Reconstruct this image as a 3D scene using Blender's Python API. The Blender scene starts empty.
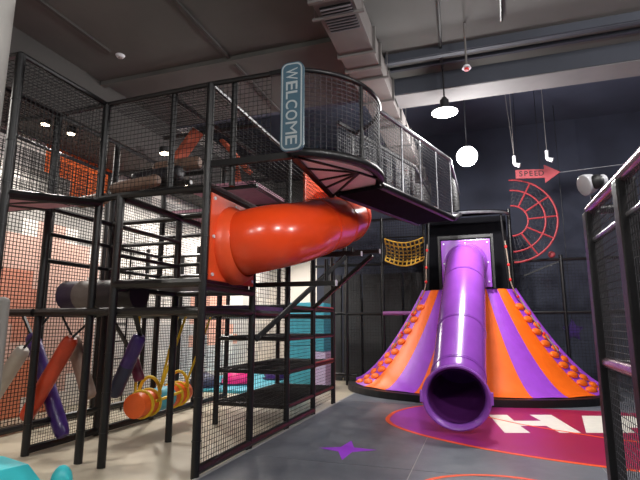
import bpy, bmesh, math, random
from mathutils import Vector, Matrix
random.seed(4)
PI = math.pi
SC = bpy.context.scene
COL = SC.collection

# ------------------------------------------------------------------ camera, world, exposure
PITCH = math.atan(84/480.0); YAW = math.radians(18.3)
cam_d = bpy.data.cameras.new('camera'); cam_d.lens = 27.0; cam_d.sensor_width = 36.0; cam_d.clip_start = .05
cam = bpy.data.objects.new('camera', cam_d); COL.objects.link(cam)
cam.location = (0, 0, 1.5); cam.rotation_euler = (PI/2 + PITCH, 0, YAW)
SC.camera = cam
world = bpy.data.worlds.new('world'); SC.world = world; world.use_nodes = True
world.node_tree.nodes['Background'].inputs[0].default_value = (.6, .62, .7, 1)
world.node_tree.nodes['Background'].inputs[1].default_value = .02
SC.view_settings.view_transform = 'Standard'; SC.view_settings.look = 'None'
SC.view_settings.exposure = 0.0; SC.view_settings.gamma = 1.0; SC.view_settings.use_curve_mapping = False

# ------------------------------------------------------------------ materials
def lin(c):
    return tuple(((v/255)/12.92 if v/255 <= .04045 else ((v/255+.055)/1.055)**2.4) for v in c)
MATS = {}
def mat(name, rgb, rough=.5, var=.12, scale=6.0, bump=.0, metal=0.0, spec=.5, coat=0.0, emit=0.0, bscale=None):
    if name in MATS: return MATS[name]
    m = bpy.data.materials.new(name); m.use_nodes = True
    nt = m.node_tree; b = nt.nodes['Principled BSDF']
    c = lin(rgb)
    tc = nt.nodes.new('ShaderNodeTexCoord'); nz = nt.nodes.new('ShaderNodeTexNoise')
    nz.inputs['Scale'].default_value = scale; nz.inputs['Detail'].default_value = 5
    nt.links.new(tc.outputs['Object'], nz.inputs['Vector'])
    rp = nt.nodes.new('ShaderNodeValToRGB')
    rp.color_ramp.elements[0].position = .3; rp.color_ramp.elements[1].position = .7
    rp.color_ramp.elements[0].color = tuple(max(0, v*(1-var)) for v in c) + (1,)
    rp.color_ramp.elements[1].color = tuple(min(1, v*(1+var)) for v in c) + (1,)
    nt.links.new(nz.outputs['Fac'], rp.inputs['Fac'])
    nt.links.new(rp.outputs['Color'], b.inputs['Base Color'])
    b.inputs['Roughness'].default_value = rough; b.inputs['Metallic'].default_value = metal
    b.inputs['Specular IOR Level'].default_value = spec
    b.inputs['Coat Weight'].default_value = coat; b.inputs['Coat Roughness'].default_value = .15
    if emit:
        nt.links.new(rp.outputs['Color'], b.inputs['Emission Color']); b.inputs['Emission Strength'].default_value = emit
    if bump:
        n2 = nt.nodes.new('ShaderNodeTexNoise'); n2.inputs['Scale'].default_value = bscale or scale*4
        nt.links.new(tc.outputs['Object'], n2.inputs['Vector'])
        bp = nt.nodes.new('ShaderNodeBump'); bp.inputs['Strength'].default_value = bump; bp.inputs['Distance'].default_value = .02
        nt.links.new(n2.outputs['Fac'], bp.inputs['Height']); nt.links.new(bp.outputs['Normal'], b.inputs['Normal'])
    MATS[name] = m
    return m

M_POST = mat('black_padding', (15, 14, 16), .42, .25, 9, .15)
M_RAIL = mat('black_rail', (13, 12, 14), .4, .25, 8, .1)
M_NET = mat('black_net', (20, 19, 20), .8, .1)
M_NETG = mat('grey_net', (56, 56, 62), .6, .1)
M_STEEL = mat('worn_steel', (150, 150, 155), .35, .2, 12, .1, .8)
M_PINKDECK = mat('pink_deck', (196, 140, 160), .6, .15, 7)
M_PURPDECK = mat('purple_deck', (104, 78, 128), .5, .15, 7)
M_ORANGE = mat('orange_plastic', (240, 74, 26), .26, .06, 3, .02, spec=.5, coat=.3)
M_ORANGEP = mat('orange_panel', (236, 84, 40), .35, .08, 4, .03)
M_PURPLE = mat('purple_plastic', (146, 74, 186), .24, .06, 3, .02, coat=.4)
M_PURPIN = mat('purple_lip', (160, 92, 205), .3, .05)
M_VO = mat('volcano_orange', (255, 108, 18), .45, .08, 5, .12, bscale=9)
M_VP = mat('volcano_purple', (158, 70, 206), .45, .08, 5, .12, bscale=9)
M_PAD = mat('orange_step', (255, 112, 22), .5, .08)
M_RED = mat('red_bead', (215, 40, 40), .45, .1)
M_ROPE = mat('rope', (150, 135, 120), .8, .2, 30)
M_YELLOW = mat('yellow_rope', (235, 195, 40), .5, .1, 10)
M_YNET = mat('yellow_net', (214, 168, 62), .7, .15, 20)
M_TEAL = mat('teal_vinyl', (60, 196, 205), .4, .08, 4, .05)
M_TEALD = mat('teal_block', (66, 160, 180), .5, .1, 4, .05)
M_LILAC = mat('lilac_block', (208, 192, 228), .5, .08)
M_PINK = mat('hot_pink', (240, 40, 130), .45, .08)
M_NAVY = mat('navy_vinyl', (36, 42, 72), .45, .1)
M_MINT = mat('mint_vinyl', (130, 205, 185), .5, .08)
M_BAGP = mat('purple_vinyl', (58, 32, 104), .3, .15, 8, .2)
M_BAGW = mat('grey_white_vinyl', (168, 162, 154), .45, .1, 8, .2)
M_BAGO = mat('rust_orange_vinyl', (182, 58, 28), .4, .12, 8, .2)
M_BAGT = mat('tan_vinyl', (150, 126, 112), .5, .12, 8, .2)
M_BAGM = mat('maroon_vinyl', (110, 36, 62), .45, .12, 8, .2)
M_TAN = mat('tan_foam', (128, 100, 84), .65, .15, 9, .2)
M_DARKFOAM = mat('black_foam', (34, 30, 36), .5, .2, 8, .15)
M_DPURP = mat('dark_purple_vinyl', (50, 38, 62), .4, .15, 8, .15)
M_GREYV = mat('grey_vinyl', (104, 96, 92), .5, .12, 8, .15)
M_CEIL = mat('ceiling_paint', (84, 83, 80), .85, .12, 1.2, .1, bscale=3)
M_CEILD = mat('hazed_dark_ceiling_paint', (66, 71, 88), .85, .12, 1.2)  # bluish tint is lamp glare put into the ceiling colour
M_SOFFIT = mat('soffit_paint', (66, 63, 61), .85, .12, 1.2)
M_BEAM = mat('beam_paint', (52, 55, 64), .8, .1, 2)
M_BEAML = mat('lit_beam_paint', (104, 102, 102), .85, .1, 2)  # lighter beam tone, lamp light on the underside put into the colour
M_DUCT = mat('duct_sheet', (104, 98, 96), .6, .08, 3, .06, .15)
M_DUCTF = mat('duct_flange', (112, 108, 106), .5, .1, 6, 0, .4)
M_GRILLE = mat('grille_metal', (105, 100, 104), .5, .1)
M_WALLD = mat('hazed_dark_wall_paint', (54, 58, 74), .8, .15, 1.5, .05)  # dark wall, its bluish tint is lamp haze put into the colour
M_WALLG = mat('grey_wall_paint', (120, 118, 116), .8, .1, 1.5)
M_PALE = mat('pale_wall_paint', (215, 208, 200), .8, .06, 1.2)
M_CONC = mat('beige_vinyl_floor', (186, 176, 156), .42, .08, 1.6, .02)
M_SEAM = mat('seam_strip', (165, 163, 162), .5, .05)
M_WHITE = mat('white_paint', (236, 234, 222), .4, .03)
M_CREAM = mat('cream_post', (150, 147, 142), .6, .05)
M_BLACK = mat('matt_black', (20, 20, 23), .5, .2, 6)
M_MATTE = mat('matte_black_board', (22, 22, 26), .95, .15, 5, spec=.1)
M_SIGNB = mat('sign_blue', (44, 76, 92), .5, .06)
M_SIGNW = mat('sign_white', (150, 156, 158), .5, .03)
M_ARROW = mat('arrow_red', (150, 60, 66), .6, .1)
M_ARROWT = mat('arrow_print', (24, 16, 18), .6, .1)
M_WHEEL = mat('wheel_red', (150, 40, 48), .6, .1)
M_CURT = mat('black_board', (40, 40, 42), .55, .2, 3, .05)
M_WSHELL = mat('white_shell', (220, 220, 224), .3, .04)

# floor mat: worn dark vinyl with scuffs
def floor_mat():
    m = bpy.data.materials.new('dark_floor_mat'); m.use_nodes = True
    nt = m.node_tree; b = nt.nodes['Principled BSDF']
    g = nt.nodes.new('ShaderNodeNewGeometry')
    n1 = nt.nodes.new('ShaderNodeTexNoise'); n1.inputs['Scale'].default_value = .9; n1.inputs['Detail'].default_value = 7; n1.inputs['Roughness'].default_value = .65
    nt.links.new(g.outputs['Position'], n1.inputs['Vector'])
    r = nt.nodes.new('ShaderNodeValToRGB')
    r.color_ramp.elements[0].position = .3; r.color_ramp.elements[0].color = lin((84, 88, 98)) + (1,)
    r.color_ramp.elements[1].position = .75; r.color_ramp.elements[1].color = lin((122, 125, 132)) + (1,)
    nt.links.new(n1.outputs['Fac'], r.inputs['Fac']); nt.links.new(r.outputs['Color'], b.inputs['Base Color'])
    n2 = nt.nodes.new('ShaderNodeTexNoise'); n2.inputs['Scale'].default_value = 3; n2.inputs['Detail'].default_value = 6
    nt.links.new(g.outputs['Position'], n2.inputs['Vector'])
    r2 = nt.nodes.new('ShaderNodeMapRange'); r2.inputs['To Min'].default_value = .3; r2.inputs['To Max'].default_value = .55
    nt.links.new(n2.outputs['Fac'], r2.inputs['Value']); nt.links.new(r2.outputs['Result'], b.inputs['Roughness'])
    return m
M_MAT = floor_mat()

# printed magenta graphic: lilac at the pointed end, magenta further right
def graphic_mat():
    m = bpy.data.materials.new('magenta_print'); m.use_nodes = True
    nt = m.node_tree; b = nt.nodes['Principled BSDF']; b.inputs['Roughness'].default_value = .38
    g = nt.nodes.new('ShaderNodeNewGeometry'); s = nt.nodes.new('ShaderNodeSeparateXYZ')
    nt.links.new(g.outputs['Position'], s.inputs['Vector'])
    mr = nt.nodes.new('ShaderNodeMapRange'); mr.inputs['From Min'].default_value = -1.6; mr.inputs['From Max'].default_value = 1.6
    nt.links.new(s.outputs['X'], mr.inputs['Value'])
    n1 = nt.nodes.new('ShaderNodeTexNoise'); n1.inputs['Scale'].default_value = 2.5; n1.inputs['Detail'].default_value = 5
    nt.links.new(g.outputs['Position'], n1.inputs['Vector'])
    ad = nt.nodes.new('ShaderNodeMath'); ad.operation = 'MULTIPLY_ADD'; ad.inputs[1].default_value = .25
    nt.links.new(n1.outputs['Fac'], ad.inputs[0]); nt.links.new(mr.outputs['Result'], ad.inputs[2])
    r = nt.nodes.new('ShaderNodeValToRGB')
    r.color_ramp.elements[0].position = .12; r.color_ramp.elements[0].color = lin((158, 66, 196)) + (1,)
    r.color_ramp.elements[1].position = .95; r.color_ramp.elements[1].color = lin((160, 24, 72)) + (1,)
    e = r.color_ramp.elements.new(.5); e.color = lin((156, 42, 128)) + (1,)
    nt.links.new(ad.outputs[0], r.inputs['Fac']); nt.links.new(r.outputs['Color'], b.inputs['Base Color'])
    return m
M_MAG = graphic_mat()
M_PRORANGE = mat('orange_print', (255, 92, 36), .4, .05)
M_PRPURPLE = mat('purple_print', (166, 64, 226), .4, .05)
M_PRWHITE = mat('white_print', (240, 238, 224), .4, .04, 9)

# mural: pale wall with painted salmon, orange and grey shapes
def mural_mat():
    m = bpy.data.materials.new('mural_paint'); m.use_nodes = True
    nt = m.node_tree; N = nt.nodes; L = nt.links; b = N['Principled BSDF']; b.inputs['Roughness'].default_value = .75
    g = N.new('ShaderNodeNewGeometry')
    sn = N.new('ShaderNodeVectorMath'); sn.operation = 'SNAP'; sn.inputs[1].default_value = (.3, .3, .3)
    L.new(g.outputs['Position'], sn.inputs[0])
    nz = N.new('ShaderNodeTexNoise'); nz.inputs['Scale'].default_value = 1.1; nz.inputs['Detail'].default_value = 2
    L.new(sn.outputs['Vector'], nz.inputs['Vector'])
    nc = N.new('ShaderNodeSeparateColor'); L.new(nz.outputs['Color'], nc.inputs['Color'])
    sp = N.new('ShaderNodeSeparateXYZ'); L.new(sn.outputs['Vector'], sp.inputs['Vector'])
    def math_(op, a, c):
        n = N.new('ShaderNodeMath'); n.operation = op
        for k, v in enumerate((a, c)):
            if isinstance(v, (int, float)): n.inputs[k].default_value = v
            else: L.new(v, n.inputs[k])
        return n.outputs[0]
    yy = math_('ADD', sp.outputs['Y'], math_('MULTIPLY', math_('SUBTRACT', nc.outputs['Red'], .5), 2.2))
    zz = math_('ADD', sp.outputs['Z'], math_('MULTIPLY', math_('SUBTRACT', nc.outputs['Green'], .5), 2.0))
    def boxm(y0, y1, z0, z1):
        r = math_('MULTIPLY', math_('GREATER_THAN', yy, y0), math_('LESS_THAN', yy, y1))
        return math_('MULTIPLY', r, math_('MULTIPLY', math_('GREATER_THAN', zz, z0), math_('LESS_THAN', zz, z1)))
    base = N.new('ShaderNodeValToRGB'); base.color_ramp.interpolation = 'CONSTANT'
    base.color_ramp.elements[0].position = 0; base.color_ramp.elements[0].color = lin((206, 200, 196)) + (1,)
    base.color_ramp.elements[1].position = .5; base.color_ramp.elements[1].color = lin((238, 230, 222)) + (1,)
    L.new(nc.outputs['Blue'], base.inputs['Fac'])
    cur = base.outputs['Color']
    for bx, col in (((2.0, 9.0, 3.0, 4.0), (160, 156, 152)), ((1.5, 7.7, .4, 2.9), (220, 180, 166)), ((5.6, 6.5, .9, 2.2), (208, 138, 116)), ((6.2, 7.5, 3.95, 4.9), (250, 116, 46)), ((11.0, 13.2, .8, 2.3), (240, 178, 156)), ((1.5, 6.6, .0, .45), (222, 134, 100))):
        mx = N.new('ShaderNodeMix'); mx.data_type = 'RGBA'; mx.inputs['B'].default_value = lin(col) + (1,)
        L.new(boxm(*bx), mx.inputs['Factor']); L.new(cur, mx.inputs['A']); cur = mx.outputs['Result']
    L.new(cur, b.inputs['Base Color'])
    return m
M_MURAL = mural_mat()

def emit_mat(name, rgb, strength):
    m = bpy.data.materials.new(name); m.use_nodes = True
    b = m.node_tree.nodes['Principled BSDF']
    b.inputs['Base Color'].default_value = lin(rgb) + (1,)
    b.inputs['Emission Color'].default_value = lin(rgb) + (1,); b.inputs['Emission Strength'].default_value = strength
    return m
M_LED = emit_mat('led_disc', (255, 252, 240), 14)
M_LEDB = emit_mat('bright_led', (255, 253, 246), 40)
M_LEDW = emit_mat('warm_led', (255, 235, 205), 12)

# ------------------------------------------------------------------ mesh helpers
def V(*a): return Vector(a)
class MB:
    def __init__(s): s.v = []; s.f = []
    def add(s, vs, fs):
        o = len(s.v); s.v += [tuple(p) for p in vs]; s.f += [tuple(i+o for i in f) for f in fs]; return s
    def box(s, x0, x1, y0, y1, z0, z1):
        return s.add([(x0,y0,z0),(x1,y0,z0),(x1,y1,z0),(x0,y1,z0),(x0,y0,z1),(x1,y0,z1),(x1,y1,z1),(x0,y1,z1)],
                     [(0,3,2,1),(4,5,6,7),(0,1,5,4),(1,2,6,5),(2,3,7,6),(3,0,4,7)])
    def cyl(s, a, b, r, n=10, r2=None, caps=True):
        a = Vector(a); b = Vector(b); r2 = r if r2 is None else r2
        d = (b-a).normalized(); u = d.orthogonal().normalized(); w = d.cross(u)
        vs = [a+(u*math.cos(2*PI*i/n)+w*math.sin(2*PI*i/n))*r for i in range(n)] + [b+(u*math.cos(2*PI*i/n)+w*math.sin(2*PI*i/n))*r2 for i in range(n)]
        fs = [(i, (i+1) % n, n+(i+1) % n, n+i) for i in range(n)]
        if caps: fs += [tuple(range(n-1, -1, -1)), tuple(range(n, 2*n))]
        return s.add(vs, fs)
    def beam(s, a, b, w, h):      # rectangular beam, w across, h vertical-ish
        a = Vector(a); b = Vector(b); d = (b-a).normalized()
        up = V(0,0,1) if abs(d.z) < .95 else V(0,1,0)
        sd = d.cross(up).normalized(); up = sd.cross(d)
        vs = []
        for p in (a, b):
            vs += [p-sd*w/2-up*h/2, p+sd*w/2-up*h/2, p+sd*w/2+up*h/2, p-sd*w/2+up*h/2]
        return s.add(vs, [(3,2,1,0),(4,5,6,7),(0,1,5,4),(1,2,6,5),(2,3,7,6),(3,0,4,7)])
    def wire(s, a, b, r):
        a = Vector(a); b = Vector(b); d = (b-a)
        if d.length < 1e-6: return s
        d.normalize(); u = d.orthogonal().normalized(); w = d.cross(u)
        q = [u*r, -u*r*.5+w*r*.866, -u*r*.5-w*r*.866]
        return s.add([a+k for k in q]+[b+k for k in q], [(0,1,4,3),(1,2,5,4),(2,0,3,5)])
    def sweep(s, pts, r, n=12, caps=True, closed=False):
        pts = [Vector(p) for p in pts]; m = len(pts); rs = r if isinstance(r, (list, tuple)) else [r]*m
        up = None; rings = []
        for i in range(m):
            if closed: t = pts[(i+1) % m]-pts[i-1]
            else: t = pts[min(i+1, m-1)]-pts[max(i-1, 0)]
            t.normalize()
            if up is None: up = t.orthogonal().normalized() if abs(t.z) > .95 else (V(0,0,1)-t*t.z).normalized()
            else: up = (up-t*up.dot(t)).normalized()
            sd = t.cross(up)
            rings.append([pts[i]+(up*math.cos(2*PI*k/n)+sd*math.sin(2*PI*k/n))*rs[i] for k in range(n)])
        vs = [p for rg in rings for p in rg]; fs = []
        for i in range(m if closed else m-1):
            j = (i+1) % m
            for k in range(n): fs.append((i*n+k, i*n+(k+1) % n, j*n+(k+1) % n, j*n+k))
        if caps and not closed: fs += [tuple(range(n-1,-1,-1)), tuple((m-1)*n+k for k in range(n))]
        return s.add(vs, fs)
    def lathe(s, c, axis, prof, n=36):   # rings of (offset along axis, radius)
        c = Vector(c); d = Vector(axis).normalized(); u = (V(0,0,1)-d*d.z).normalized(); w = d.cross(u); m = len(prof)
        vs = [c+d*o+(u*math.cos(2*PI*k/n)+w*math.sin(2*PI*k/n))*r for o, r in prof for k in range(n)]
        return s.add(vs, [(i*n+k, i*n+(k+1)%n, (i+1)*n+(k+1)%n, (i+1)*n+k) for i in range(m-1) for k in range(n)])
    def grid(s, P):               # P[i][j] points
        a = len(P); b = len(P[0])
        return s.add([p for r in P for p in r], [(i*b+j, i*b+j+1, (i+1)*b+j+1, (i+1)*b+j) for i in range(a-1) for j in range(b-1)])
    def prism(s, poly, z0, z1):
        n = len(poly)
        return s.add([(x,y,z0) for x,y in poly]+[(x,y,z1) for x,y in poly],
                     [tuple(range(n-1,-1,-1)), tuple(range(n,2*n))]+[(i,(i+1)%n,n+(i+1)%n,n+i) for i in range(n)])
    def sphere(s, c, rx, ry, rz, n=12, m=8, half=False):
        vs = []; fs = []; top = PI/2; lo = 0 if half else -PI/2
        for i in range(m+1):
            a = lo+(top-lo)*i/m
            for k in range(n):
                t = 2*PI*k/n; vs.append((c[0]+rx*math.cos(a)*math.cos(t), c[1]+ry*math.cos(a)*math.sin(t), c[2]+rz*math.sin(a)))
        for i in range(m):
            for k in range(n): fs.append((i*n+k, i*n+(k+1)%n, (i+1)*n+(k+1)%n, (i+1)*n+k))
        if half: fs.append(tuple(range(n-1,-1,-1)))
        return s.add(vs, fs)
    def build(s, name, m, parent=None, smooth=False, bevel=0, kind=None, label=None, fix=True):
        me = bpy.data.meshes.new(name); me.from_pydata(s.v, [], s.f)
        if fix or bevel:
            bm = bmesh.new(); bm.from_mesh(me)
            if fix: bmesh.ops.recalc_face_normals(bm, faces=bm.faces)
            if bevel: bmesh.ops.bevel(bm, geom=list(bm.edges), offset=bevel, segments=2, affect='EDGES', profile=.7)
            bm.to_mesh(me); bm.free()
        if smooth:
            for p in me.polygons: p.use_smooth = True
            try: me.set_sharp_from_angle(angle=math.radians(42))
            except Exception: pass
        me.materials.append(m)
        o = bpy.data.objects.new(name, me); COL.objects.link(o)
        if parent is not None: o.parent = parent; o.matrix_parent_inverse = Matrix.Translation(parent.location).inverted() if parent.parent is None and parent.type == 'EMPTY' else Matrix()
        if kind: o['kind'] = kind
        if label: o['label'] = label
        return o

def thing(name, label, cat, loc=(0,0,0), group=None):
    o = bpy.data.objects.new(name, None); COL.objects.link(o); o.location = loc; o.empty_display_size = .1
    o['label'] = label; o['category'] = cat
    if group: o['group'] = group
    return o
def tag(o, label, cat, group=None):
    o['label'] = label; o['category'] = cat
    if group: o['group'] = group
    return o
def copy_child(src, parent, loc):   # a piece that shares its mesh
    c = src.copy(); COL.objects.link(c); c.parent = parent; c.location = loc; return c

def net(parent, o, U, W, cell=.055, r=.0045, m=None, name='netting'):
    o = Vector(o); U = Vector(U); W = Vector(W); mb = MB()
    nu = max(1, round(U.length/cell)); nw = max(1, round(W.length/cell))
    for i in range(nu+1): mb.wire(o+U*(i/nu), o+U*(i/nu)+W, r)
    for j in range(nw+1): mb.wire(o+W*(j/nw), o+W*(j/nw)+U, r)
    return mb.build(name, m or M_NET, parent, kind='stuff', fix=False)
def net_along(parent, pts, z0, z1, cell=.055, r=.0045, m=None):   # vertical net following a plan polyline
    mb = MB(); n = max(1, round((z1-z0)/cell))
    for a, b in zip(pts[:-1], pts[1:]):
        a = Vector((a[0], a[1], 0)); b = Vector((b[0], b[1], 0)); k = max(1, round((b-a).length/cell))
        for i in range(k): p = a+(b-a)*(i/k); mb.wire((p.x,p.y,z0), (p.x,p.y,z1), r)
        for j in range(n+1): z = z0+(z1-z0)*j/n; mb.wire((a.x,a.y,z), (b.x,b.y,z), r)
    return mb.build('netting', m or M_NET, parent, kind='stuff', fix=False)
def post(parent, x, y, z0, z1, r=.045, m=None, name='post'):
    mb = MB(); mb.cyl((x,y,z0), (x,y,z1), r, 10)
    z = z0+.35
    while z < z1-.1:              # cable ties that close the foam sleeve
        mb.cyl((x,y,z-.006), (x,y,z+.006), r+.006, 10); z += .42
    return mb.build(name, m or M_POST, parent, smooth=True)
def rail(parent, a, b, r=.036, m=None, name='rail'):
    return MB().cyl(a, b, r, 8).build(name, m or M_RAIL, parent, smooth=True)
def cat_rom(pts, per=8):
    P = [Vector(p) for p in pts]; P = [P[0]*2-P[1]]+P+[P[-1]*2-P[-2]]; out = []
    for i in range(1, len(P)-2):
        for k in range(per):
            t = k/per; a, b, c, d = P[i-1:i+3]
            out.append(.5*((2*b)+(c-a)*t+(2*a-5*b+4*c-d)*t*t+(3*b-a-3*c+d)*t**3))
    out.append(P[-2]); return out
def text_mesh(ch, size, depth=.004):
    cu = bpy.data.curves.new('t', 'FONT'); cu.body = ch; cu.size = size; cu.extrude = depth; cu.align_x = 'CENTER'; cu.align_y = 'CENTER'
    cu.offset = 0 if ch in 'MW' else size*.009
    o = bpy.data.objects.new('t', cu); COL.objects.link(o)
    dg = bpy.context.evaluated_depsgraph_get(); dg.update()
    me = bpy.data.meshes.new_from_object(o.evaluated_get(dg))
    bpy.data.objects.remove(o); return me

# ------------------------------------------------------------------ room shell
def struct(name, mb, m, **k):
    o = mb.build(name, m, **k); o['kind'] = 'structure'; return o
XL, XR, YF, YB = -7.3, 5.0, -3.5, 17.0
fl = struct('floor', MB().box(XL-.3, XR+.3, YF-.3, YB+.3, -.2, -.012), M_CONC)
CZ = 5.48
struct('ceiling', MB().box(XL-.3, XR+.3, YF-.3, 7.9, CZ, CZ+.2), M_CEIL)
CR = 6.9
struct('ceiling.001', MB().box(XL-.3, XR+.3, 8.0, YB+.3, CR, CR+.2), M_CEILD)
struct('wall_bulkhead', MB().box(XL, XR, 7.9, 8.0, CZ, CR+.2), M_CEILD)
struct('wall_left', MB().box(XL-.3, XL, YF-.3, YB+.3, 0, CR), M_MURAL)
struct('wall_far', MB().box(XL, -4.6, YB-.5, YB, 0, CR), M_PALE)
struct('wall_back', MB().box(-4.6, XR, 13.6, 13.9, 0, CR), M_WALLD)
struct('wall_right', MB().box(XR, XR+.3, YF-.3, YB+.3, 0, CR), M_WALLD)
struct('wall_front', MB().box(XL, XR, YF-.3, YF, 0, CZ), M_WALLG)
# dropped soffit above the mural and its fascia
struct('trim_1', MB().box(XL, -5.9, 1.5, YB-.5, 4.72, 4.9), M_SOFFIT)
struct('trim_2', MB().box(-5.98, -5.8, 1.5, YB-.5, 4.62, CZ), M_SOFFIT)
# ceiling joints, shallow ribs
for i, (x, y0, y1) in enumerate(((-3.4, 2.5, 7.9), (-5.0, -2, 5.2))):
    struct('trim_%d' % (3+i), MB().box(x-.025, x+.025, y0, y1, CZ-.03, CZ), M_SOFFIT)
# cross beams of the hall
for i, (y0, y1, zb) in enumerate(((6.6, 6.72, 5.36), (7.36, 7.9, 5.2))):
    o = struct('trim_%d' % (5+i), MB().box(-1.15, XR, y0, y1, zb, CZ), M_BEAM)
    MB().box(-1.15, XR, y0+.02, y1-.02, zb-.012, zb).build('beam_underside', M_BEAML if i else M_BEAM, o)
MB().box(-1.15, XR, 7.0, 7.06, CZ-.05, CZ).build('cable_tray', M_BEAM, o)
struct('trim_7', MB().box(XL, -1.7, 5.9, 6.0, CZ-.07, CZ), M_CEIL)

# floor mat: vinyl sheets with pale seams
xs = [-2.72, -.77, 1.14, 3.05, XR]; ys = [1.0, 3.2, 5.38, 9.55, 13.6]
MB().box(-2.74, XR, -3.4, 13.6, -.012, -.006).build('seam_layer', M_SEAM, fl)
for i in range(4):
    for j in range(-1, 4):
        y0 = ys[j] if j >= 0 else -3.4
        g = .006
        MB().box(xs[i]+g, xs[i+1]-g, y0+g, ys[j+1]-g, -.012, 0).build('vinyl_sheet', M_MAT, fl)
MB().box(-2.76, -2.72, 1.0, 11.6, -.012, .004).build('edge_strip', M_SEAM, fl)

def flat(name, poly, z, m, lab=None):
    return MB().prism(poly, 0.0005, z).build(name, m, fl, label=lab)
# magenta teardrop graphic with orange outline
edge = [(-.72,9.82),(-1.2,9.35),(-1.46,8.8),(-1.52,8.3),(-1.47,7.85),(-1.21,7.39),(-.74,6.95),(-.1,6.55),(.55,6.29),(1.17,6.13),(2.2,5.95),(3.6,5.85),(4.9,5.85)]
edge = [(p.x,p.y) for p in cat_rom([(x,y,0) for x,y in edge], 5)]
flat('printed_graphic', edge+[(4.9,9.85)], .0022, M_MAG, 'magenta to lilac teardrop print on the dark mat')
def ribbon(name, pts, w, z, m):
    L = []; R = []
    for i, p in enumerate(pts):
        a = Vector(pts[max(i-1,0)]); b = Vector(pts[min(i+1,len(pts)-1)]); d = (b-a).normalized(); n = Vector((-d.y, d.x))
        L.append((p[0]+n.x*w/2, p[1]+n.y*w/2)); R.append((p[0]-n.x*w/2, p[1]-n.y*w/2))
    return flat(name, L+R[::-1], z, m)
ribbon('printed_outline', edge, .07, .0032, M_PRORANGE)
ribbon('printed_line', [(-1.5,10.25),(-.95,9.5),(.06,8.62),(.47,8.23),(.9,7.95),(1.5,7.6),(2.6,7.3),(4.8,7.2)], .045, .0055, M_PRORANGE)
arc = [(.15+.85*math.cos(a), 4.7+.75*math.sin(a)) for a in [PI*(.02+.96*i/16) for i in range(17)]]
ribbon('printed_arc', arc, .05, .003, M_PRORANGE)
# white slanted lettering H A
flat('printed_letter', [(.04,8.88),(.33,8.97),(.41,8.47),(.81,8.6),(.69,9.09),(1.03,9.2),(1.24,7.86),(.96,7.77),(.84,8.22),(.47,8.09),(.57,7.63),(.23,7.52)], .0042, M_PRWHITE, 'white letter H printed on the floor')
flat('printed_letter', [(1.5,9.27),(2.25,9.5),(2.75,8.35),(2.45,8.25),(2.3,8.55),(1.95,8.44),(1.98,8.1),(1.31,7.88)], .0042, M_PRWHITE, 'white letter A printed on the floor')
# four pointed purple star
cs = Vector((-1.64, 5.93)); st = []
tips = [(-1.97,5.93),(-1.69,6.42),(-1.28,6.05),(-1.56,5.5)]
mids = [(-1.73,6.06),(-1.57,6.08),(-1.54,5.87),(-1.70,5.84)]
for t, q in zip(tips, mids):
    t = Vector(t); q = Vector(q)
    st += [tuple(t), tuple(q)]
flat('printed_star', st, .0022, M_PRPURPLE, 'purple four pointed star print')

# ------------------------------------------------------------------ lamps (each with its own light)
def pendant(x, y, zd, label, power, r=.24, group='white disc pendant lamps'):
    t = thing('pendant_lamp', label, 'lamp', (x,y,zd), group)
    MB().cyl((x,y,zd+.05), (x,y,zd+.07), r*.55, 20, r*.5).cyl((x,y,zd+.07), (x,y,zd+.2), r*.34, 16).cyl((x,y,zd+.2), (x,y,zd+.24), r*.2, 12).build('housing', M_BLACK, t, True)
    MB().cyl((x,y,zd), (x,y,zd+.05), r, 28, r*.6).build('reflector', M_WSHELL, t, True)
    MB().cyl((x,y,zd-.012), (x,y,zd-.001), r*.96, 28).build('diffuser', M_LED, t, True)
    MB().cyl((x,y,zd+.24), (x,y,CZ-.005), .012, 8).build('rod', M_BLACK, t)
    l = bpy.data.lights.new('lamp_light', 'POINT'); l.energy = power; l.shadow_soft_size = .2; l.color = (1, .98, .96)
    lo = bpy.data.objects.new('lamp_light', l); COL.objects.link(lo); lo.location = (0, 0, -.22); lo.parent = t
    return t
pendant(-.36, 7.28, 4.75, 'white disc pendant lamp with black housing above the net bridge', 110, r=.2)
def flood(x, y, z, label, power):
    t = thing('hanging_floodlight', label, 'lamp', (x,y,z))
    d = V(.12, -.86, -.5).normalized(); c = V(x,y,z)
    MB().cyl(c+d*.02, c-d*.06, .21, 28, .17).cyl(c-d*.06, c-d*.2, .1, 18).build('housing', M_BLACK, t, True)
    MB().cyl(c+d*.02, c+d*.032, .2, 28).build('lens', M_LEDB, t, True)
    MB().cyl((x,y+.1,z+.1), (x,y+.1,CR-.005), .012, 8).build('rod', M_BLACK, t)
    l = bpy.data.lights.new('lamp_light', 'POINT'); l.energy = power; l.shadow_soft_size = .18; l.color = (1, .98, .96)
    lo = bpy.data.objects.new('lamp_light', l); COL.objects.link(lo); lo.location = d*.28; lo.rotation_euler = d.to_track_quat('-Z', 'Y').to_euler(); lo.parent = t
flood(-.09, 9.7, 4.83, 'brightest round floodlight hanging before the volcano tower', 620)
for x, y, pw, lab in ((1.9, 2.2, 320, 'pendant lamp over the netted enclosure outside the view'), (-1.0, .2, 230, 'pendant lamp above the open floor where the picture was taken'), (4.0, 4.6, 330, 'pendant lamp near the right wall outside the view'), (-2.4, -1.6, 120, 'pendant lamp nearest the front wall outside the view')):
    pendant(x, y, 4.9, lab, pw, group='pendant lamps outside the view')
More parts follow.
